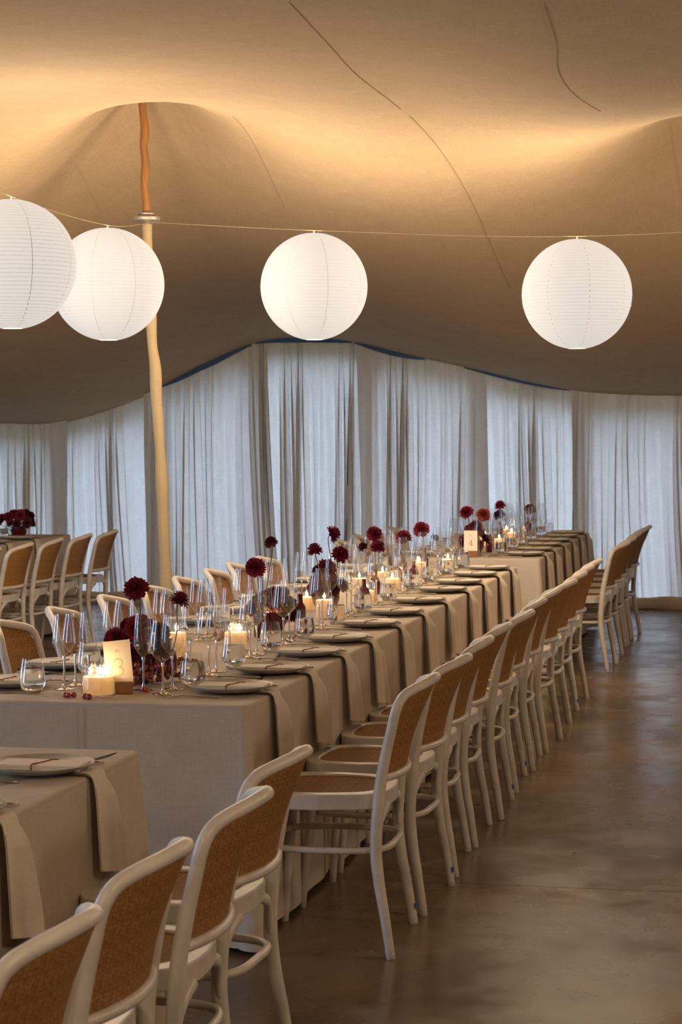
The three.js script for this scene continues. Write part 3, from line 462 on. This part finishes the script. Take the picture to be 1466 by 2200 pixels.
// ---------------------------------------------------------------- place settings
function setting(t, z, side, i, opts = {}) {
  const s = side, ex = side > 0 ? t.x1 : t.x0, turn = side > 0 ? 0 : Math.PI, r = rngOf(Math.round(z * -137) + (side > 0 ? 1 : 5000)), j = (k) => (r() - 0.5) * k;
  const row = side > 0 ? 'aisle side' : 'pole side', at = `${ORD[i]} place from ${t.from}, ${row}`, gr = (k) => `${k} ${t.what}, ${row}`, px = ex - s * 0.138;
  copyOf(plate, `round cream plate, ${at}`, 'plate', gr('plates'), [px, T + 0.0085, z], turn);
  copyOf(menuCard, `cream folded menu tied with twine, ${at}`, 'menu', gr('menus'), [px + s * 0.005, T - 0.0005, z + j(0.01)], turn + j(0.08));
  copyOf(napkinVariants[Math.floor(r() * 3)], `linen napkin hanging over the edge, ${at}`, 'napkin', gr('napkins'), [ex, T + 0.001, z - 0.01 * s + j(0.02)], turn);
  copyOf(knife, `steel knife beside a plate, ${at}`, 'knife', gr('knives'), [ex - s * 0.135, T + 0.001, z - 0.156 * s], turn + j(0.05));
  copyOf(fork, `steel fork beside a plate, ${at}`, 'fork', gr('forks'), [ex - s * 0.235, T + 0.001, z + 0.152 * s], turn + j(0.05));
  if (opts.noGlass) return;
  const gl = (p, dx, dz, what) => copyOf(p, `${what}, ${at}`, 'wine glass', gr('wine glasses'), [ex - s * (dx + j(0.015)), T + 0.0005, z + dz * s + j(0.02)], r() * 6);
  gl(glassWide, 0.335, 0.085, 'clear wide bowled wine glass');
  gl(glassMid, 0.338, -0.035, 'clear tulip wine glass');
  gl(glassSlim, side > 0 ? 0.425 : 0.4, 0.01, 'clear slender wine glass');
  copyOf(tumbler, `tapered tumbler of water, ${at}`, 'tumbler', gr('tumblers'), [ex - s * ((s > 0 ? 0.305 : 0.275) + j(0.015)), T + 0.0005, z - 0.13 * s + j(0.02)], r() * 6);
}
Object.assign(A, { what: 'on the table with card three', from: 'card three' }); Object.assign(B, { what: 'on the table with card four', from: 'card four' });
Object.assign(N, { what: 'on the table without flowers', from: 'the flowerless table end' }); Object.assign(F, { what: 'on the table beyond the pole', from: 'the curtains beyond the pole' });
const zA = [6.41, 6.925, 7.471, 7.975, 8.587, 9.154, 9.765, 10.43, 10.96, 11.53, 12.05];
zA.forEach((z, i) => setting(A, -z, 1, i)); zA.forEach((z, i) => setting(A, -z - 0.02, -1, i));
const zB = [13.4, 13.9, 14.45, 15.0, 15.55, 16.05]; zB.forEach((z, i) => setting(B, -z, 1, i)); zB.forEach((z, i) => setting(B, -z, -1, i));
[4.83, 4.24, 3.66].forEach((z, i) => setting(N, -z, 1, i, { noGlass: true }));
[14.95, 14.38].forEach((z, i) => setting(F, -z, 1, i));

// ---------------------------------------------------------------- dahlias, vases and fruit
function petalGeo(L, W, cup) {
  return gridGeo(3, 4, (u, v) => { const w = (u - 0.5) * 2 * W * Math.sin(Math.PI * Math.min(0.97, 0.12 + v * 0.8)) ** 0.8; return [w, cup * L * (v * v) * 0.35 + Math.abs(u - 0.5) * W * 0.9 * (1 - v * 0.3), v * L]; });
}
function bloomGeo(R, seed, count = 84, open = 1) {
  const r = rngOf(seed), out = [], up = V3(0, 1, 0);
  for (let i = 0; i < count; i++) {
    const q = (i + 0.5) / count, el = lerp(1.45, -0.45 * open, q ** 0.85) + (r() - 0.5) * 0.16, az = i * 2.39996 + (r() - 0.5) * 0.2, L = R * lerp(0.42, 0.95, q ** 0.6) * (0.92 + r() * 0.16);
    const g = petalGeo(L, R * lerp(0.11, 0.21, q), lerp(0.9, 0.1, q));
    g.rotateX(-el); g.rotateY(az); g.translate(0, R * 0.1 + R * 0.12 * (1 - q), 0); out.push(g);
  }
  const core = new THREE.IcosahedronGeometry(R * 0.38, 2); core.scale(1, 0.7, 1); const ni = core; ni.setAttribute('uv', new THREE.Float32BufferAttribute(new Float32Array(core.attributes.position.count * 2), 2));
  const merged = mergeGeometries(out.map((g) => g.toNonIndexed())); return mergeGeometries([merged, ni.index ? ni.toNonIndexed() : ni]);
}
const blooms = [bloomGeo(0.046, 1, 150), bloomGeo(0.044, 2, 130, 1.3), bloomGeo(0.04, 3, 110, 0.7)];
function dahlia(head, root, label, { mat = M.petal, variant = 0, scale = 1, tilt = [0.5, 0.2], leaf = true, group = 'burgundy dahlias' } = {}) {
  const g = thing('dahlia', label, 'flower', group, root), h = V3(head[0] - root[0], head[1] - root[1], head[2] - root[2]);
  const q = new THREE.Quaternion().setFromEuler(new THREE.Euler(tilt[0], 0, tilt[1])), dir = V3(0, 1, 0).applyQuaternion(q);
  const b = part('bloom', blooms[variant], mat, g); b.position.copy(h).addScaledVector(dir, -0.012 * scale); b.quaternion.copy(q).multiply(new THREE.Quaternion().setFromAxisAngle(V3(0, 1, 0), head[2] * 9)); b.scale.setScalar(scale);
  const n = h.clone().addScaledVector(dir, -0.03 * scale), m = h.clone().multiplyScalar(0.5).add(V3(0.008, 0, 0.004));
  part('stem', sweep([[0, 0, 0], [m.x, m.y, m.z], [n.x, n.y, n.z], [h.x - dir.x * 0.006, h.y - dir.y * 0.006, h.z - dir.z * 0.006]], 0.0022, { n: 20, radial: 6 }), M.stem, g);
  if (leaf) part('leaf', gridGeo(4, 6, (u, v) => { const w = (u - 0.5) * 0.035 * Math.sin(Math.PI * Math.min(1, v * 0.95 + 0.05)), L = v * 0.05; return [m.x + L * 0.9, m.y + 0.015 * Math.sin(v * 3) - Math.abs(w) * 0.2, m.z + w]; }), M.leaf, g);
}
const vaseProtos = [proto('bud_vase'), proto('bud_vase')];
part('vase_body', bentLathe([[0.0001, 0.001], [0.02, 0.001], [0.026, 0.008], [0.027, 0.05], [0.022, 0.075], [0.011, 0.09], [0.01, 0.115], [0.013, 0.12], [0.0085, 0.118], [0.0085, 0.09]], 26, 40), M.vase, vaseProtos[0]);
part('vase_body', bentLathe([[0.0001, 0.001], [0.016, 0.001], [0.024, 0.01], [0.024, 0.085], [0.02, 0.1], [0.013, 0.112], [0.012, 0.14], [0.015, 0.145], [0.01, 0.143], [0.01, 0.11]], 26, 40), M.vase, vaseProtos[1]);
const bowlProto = proto('flower_bowl');
part('bowl_body', bentLathe([[0.0001, 0.001], [0.03, 0.001], [0.045, 0.012], [0.062, 0.05], [0.064, 0.085], [0.06, 0.083], [0.056, 0.05], [0.0001, 0.02]], 28, 36), M.vase, bowlProto);
const XC = -2.08;
function vaseAt(x, z, v, where) { copyOf(vaseProtos[v], `small dark red bottle vase ${where}`, 'vase', `bottle vases ${where}`, [x, T + 0.0005, z]); return [x, T + 0.03, z]; }
// single stems, table with card three
{
  const r0 = vaseAt(-2.11, -6.6, 1, 'among the first dahlias behind card three');
  dahlia([-2.09, 1.082, -6.46], r0, 'large round burgundy dahlia standing highest behind card three', { scale: 0.98, tilt: [1.05, 0.1] });
  dahlia([-2.07, 1.012, -6.9], [-2.1, T + 0.03, -6.86], 'flat burgundy dahlia nodding behind the glasses beside card three', { variant: 1, scale: 0.95, tilt: [-0.25, -0.35] });
  vaseAt(-2.1, -6.86, 0, 'under the nodding dahlia beside card three');
  const r1 = vaseAt(-2.1, -8.1, 1, 'with the tallest stems of table three');
  dahlia([-2.08, 1.05, -7.95], r1, 'large burgundy dahlia in front of the tallest dark dahlia', { scale: 1, tilt: [1.0, 0.05] });
  dahlia([-2.06, 1.14, -8.13], r1, 'small dark dahlia on the tallest thin stem', { mat: M.petalDark, variant: 1, scale: 0.75, tilt: [-0.3, 0.4] });
  const r2 = vaseAt(-2.08, -9.22, 1, 'in the middle of table three');
  dahlia([-2.1, 1.055, -9.08], r2, 'bright burgundy dahlia lowest of three in the middle of table three', { variant: 1, scale: 0.95, tilt: [0.2, 0.1] });
  dahlia([-2.07, 1.108, -9.36], r2, 'burgundy dahlia turned sideways, highest in the middle of table three', { scale: 0.95, tilt: [0.1, -1.2] });
  dahlia([-2.04, 1.015, -9.36], r2, 'burgundy dahlia turned to the aisle in the middle of table three', { scale: 1, tilt: [0.8, -0.5] });
  const r3 = vaseAt(-2.07, -10.3, 0, 'under the dahlia pair of table three');
  dahlia([-2.08, 1.06, -10.32], r3, 'burgundy dahlia, upper bloom of a close pair', { scale: 1, tilt: [0.9, 0.2] });
  dahlia([-2.05, 1.0, -10.26], r3, 'burgundy dahlia, lower wide bloom of a close pair', { scale: 1.1, variant: 1, tilt: [0.3, 0.1] });
  dahlia([-2.13, 0.995, -10.28], r3, 'dark little dahlia beside the close pair', { mat: M.petalDark, variant: 2, scale: 0.8, tilt: [0.6, 0.6] });
  const r4 = vaseAt(-2.08, -11.12, 1, 'towards the far end of table three');
  dahlia([-2.08, 1.0, -11.13], r4, 'burgundy dahlia towards the far end of table three', { scale: 1.1, tilt: [0.5, 0.1] });
  const r5 = vaseAt(-2.07, -11.72, 1, 'at the far end of table three');
  dahlia([-2.08, 1.015, -11.68], r5, 'red dahlia at the far end of table three', { scale: 1.15, tilt: [0.9, 0.1] });
  dahlia([-2.0, 0.965, -11.7], r5, 'dark half open dahlia beside the red one at the far end', { mat: M.petalDark, variant: 2, scale: 0.7, tilt: [0.3, -0.6] });
}
vaseAt(-1.995, -9.66, 0, 'standing alone past the middle of table three'); vaseAt(-1.99, -10.95, 0, 'standing alone near the far end of table three'); vaseAt(-2.02, -8.46, 1, 'standing between the near candles of table three');
{ // low arrangements
  const low = (x, z, seed, n, spread, where, ht = 0.18) => {
    copyOf(bowlProto, `dark red footed bowl of flowers ${where}`, 'bowl', null, [x, T + 0.0005, z]);
    const r = rngOf(seed);
    for (let i = 0; i < n; i++) { const a = i * 2.4 + r(), q = spread * Math.sqrt((i + 0.3) / n), hx = x + Math.cos(a) * q, hz = z + Math.sin(a) * q, hy = T + ht * (1 - 0.5 * (q / spread) ** 2) + (r() - 0.5) * 0.03; dahlia([hx, hy, hz], [x + Math.cos(a) * 0.02, T + 0.03, z + Math.sin(a) * 0.02], `dark dahlia packed in the low bowl ${where}`, { mat: i % 3 ? M.petalDark : M.petal, variant: i % 3, scale: 0.9 + r() * 0.25, tilt: [0.5 + Math.sin(a) * 0.8, -Math.cos(a) * 0.9], leaf: false, group: `dahlias in the low bowl ${where}` }); }
  };
  low(-2.13, -6.62, 71, 12, 0.12, 'behind card three', 0.2);
  low(-2.1, -8.3, 72, 9, 0.1, 'beneath the tallest stem', 0.17);
  low(-2.1, -9.3, 73, 9, 0.1, 'in the middle of table three', 0.19);
  low(-2.06, -13.55, 74, 7, 0.09, 'behind card four', 0.18);
  low(-5.85, -15.2, 75, 16, 0.17, 'on the table beyond the pole', 0.2);
}
{ // table with card four
  const r6 = vaseAt(-2.08, -13.5, 1, 'behind card four');
  dahlia([-2.09, 1.04, -13.4], r6, 'burgundy dahlia, left of the two above card four', { scale: 1.15, tilt: [0.7, 0.3] });
  dahlia([-2.02, 1.01, -13.7], r6, 'rust red dahlia touching the burgundy one above card four', { mat: M.petalRust, scale: 1.15, tilt: [0.9, -0.3] });
  const r7 = vaseAt(-2.08, -14.92, 1, 'in the middle of table four');
  dahlia([-2.08, 1.03, -14.92], r7, 'flat red dahlia highest on the table with card four', { variant: 1, scale: 1.1, tilt: [0.2, 0.1] });
  dahlia([-2.08, 0.96, -14.86], r7, 'dark dahlia below the highest one on table four', { mat: M.petalDark, scale: 1.1, tilt: [0.4, 0.3] });
  const r8 = vaseAt(-1.98, -15.75, 1, 'at the far end of table four');
  dahlia([-1.97, 0.965, -15.75], r8, 'red dahlia at the far end of table four', { scale: 1.15, tilt: [0.5, -0.1] });
  vaseAt(-1.99, -13.78, 0, 'beside card four');
}
const grapeGeo = new THREE.SphereGeometry(0.0088, 12, 9);
function grapes(x, z, n, seed, label, { mat = M.grape, L = 0.14, W = 0.045, H = 0.05, turn = 0 } = {}) {
  const g = thing('grape_bunch', label, 'grapes', null, [x, T, z], turn), r = rngOf(seed);
  for (let i = 0; i < n; i++) { const t = (i + 0.5) / n, w = W * (1 - 0.7 * t) , lay = r(); const b = part('grape', grapeGeo, mat, g); b.position.set((t - 0.5) * L, 0.0088 + lay * H * (1 - 0.75 * t), (r() - 0.5) * 2 * w); b.scale.setScalar(0.9 + r() * 0.25); }
  part('stalk', sweep([[-L / 2, 0.03, 0], [-L / 4, 0.035, 0.005], [0, 0.025, 0]], 0.002, { n: 10, radial: 5 }), M.stem, g);
}
grapes(-2.04, -6.62, 46, 81, 'dark grape bunch spilling under the dahlias behind card three', { L: 0.17, W: 0.055, H: 0.09, turn: 1.1 });
grapes(-2.1, -6.5, 40, 85, 'dark grape bunch leaning on the low bowl behind card three', { L: 0.15, W: 0.05, H: 0.08, turn: 2.4 });
grapes(-2.15, -7.08, 30, 82, 'red grape bunch lit by the tall candle of table three', { mat: M.grapeRed, L: 0.16, W: 0.04, H: 0.04, turn: 0.5 });
grapes(-2.16, -7.9, 28, 83, 'red grape bunch before the low bowl under the tallest stem', { mat: M.grapeRed, L: 0.15, W: 0.04, H: 0.04, turn: 1.0 });
grapes(-2.2, -8.75, 24, 84, 'dark grape bunch in the middle of table three', { L: 0.14, W: 0.04, H: 0.04, turn: 0.7 });
[[-2.238, -6.2], [-2.225, -6.185], [-2.212, -6.192]].forEach(([x, z], i) => { const m = new THREE.Mesh(grapeGeo, M.grapeRed); m.name = numbered('loose_grape'); m.position.set(x, T + 0.0092, z - i * 0.006); m.scale.setScalar(1.05); scene.add(m); tag(m, 'loose red grape in the row of three at the cloth edge', 'grape', 'three loose grapes'); });
[[-2.165, -6.175, 'paler'], [-2.147, -6.16, 'darker']].forEach(([x, z, k], i) => { const m = new THREE.Mesh(grapeGeo, i ? M.grape : M.grapeRed); m.name = numbered('loose_grape'); m.position.set(x, T + 0.0098, z); m.scale.setScalar(1.12); scene.add(m); tag(m, `${k} loose grape of the pair before the three-wick candle`, 'grape'); });
[[-2.02, -6.35], [-2.035, -6.37]].forEach(([x, z], i) => { const m = new THREE.Mesh(grapeGeo, M.grapeRed); m.name = numbered('loose_grape'); m.position.set(x, T + 0.0092, z); scene.add(m); tag(m, 'loose red grape beside the wooden foot of card three', 'grape', 'grapes beside card three'); });

// ---------------------------------------------------------------- number cards
function numberCard(x, z, text, turn, lean, label) {
  const c = document.createElement('canvas'); c.width = 256; c.height = 410; const k = c.getContext('2d');
  k.fillStyle = '#efe3cd'; k.fillRect(0, 0, 256, 410); k.strokeStyle = '#a8744c'; k.fillStyle = '#a8744c'; k.lineWidth = 3; k.textAlign = 'center'; k.textBaseline = 'middle';
  if (text === '3') { k.lineWidth = 5; k.beginPath(); k.arc(128, 210, 40, Math.PI * 1.05, Math.PI * 2.5); k.stroke(); k.beginPath(); k.arc(128, 292, 42, Math.PI * 1.5, Math.PI * 2.95); k.stroke(); }
  else { k.font = '150px serif'; k.fillText(text, 128, 240); }
  k.lineWidth = 3; k.beginPath(); k.moveTo(112, 96); k.quadraticCurveTo(128, 70, 134, 92); k.moveTo(120, 100); k.quadraticCurveTo(140, 78, 150, 98); k.moveTo(106, 104); k.lineTo(150, 104); k.stroke();
  const t = new THREE.CanvasTexture(c); t.colorSpace = THREE.SRGBColorSpace;
  const g = thing('number_card', label, 'number card', null, [x, T + 0.0005, z], turn);
  part('wooden_foot', move(new RoundedBoxGeometry(0.062, 0.038, 0.05, 2, 0.003), 0.012, 0.0195, 0), M.oak, g);
  const b = new THREE.BoxGeometry(0.086, 0.138, 0.0012); const p = part('card', b, M.paper, g); p.position.set(-0.002, 0.03 + 0.069, 0.004); p.rotation.set(-0.1, 0, lean);
  const f = part('print', new THREE.PlaneGeometry(0.0855, 0.1375), new THREE.MeshStandardMaterial({ map: t, roughness: 0.9 }), p); f.position.z = 0.0009; f.userData.label = `printed numeral ${text}`;
}
numberCard(-2.105, -6.33, '3', 0.25, 0.09, 'cream table number card three in a wooden foot beside a candle');
numberCard(-2.04, -13.28, '4', 0.15, 0.0, 'cream table number card four in a wooden foot');

// ---------------------------------------------------------------- bits on the floor
{
  const bit = (px, py, L, label) => { const d = rayOf(px, py), t = -EYE.y / d.y, p = EYE.clone().addScaledVector(d, t); const g = gridGeo(5, 5, (u, v) => { const w = (u - 0.5) * 0.5 * L * Math.sin(Math.PI * (0.08 + 0.84 * v)); return [p.x + (v - 0.5) * L, 0.003 + 0.3 * Math.abs(w) + 0.006 * Math.sin(v * 3), p.z + w + (v - 0.5) * L * 0.6]; }); const m = new THREE.Mesh(g, new THREE.MeshStandardMaterial({ color: rgb(0.06, 0.035, 0.02), roughness: 0.9, side: THREE.DoubleSide })); m.name = numbered('dry_leaf'); scene.add(m); tag(m, label, 'leaf'); };
  bit(1235, 1838, 0.022, 'dark dry leaf scrap on the open floor'); bit(1320, 1665, 0.016, 'tiny brown leaf scrap farther along the open floor');
}

scene.traverse((o) => { if (o.isMesh) { o.castShadow = true; o.receiveShadow = true; } if (o.isLight) o.castShadow = true; });
renderer.render(scene, camera);
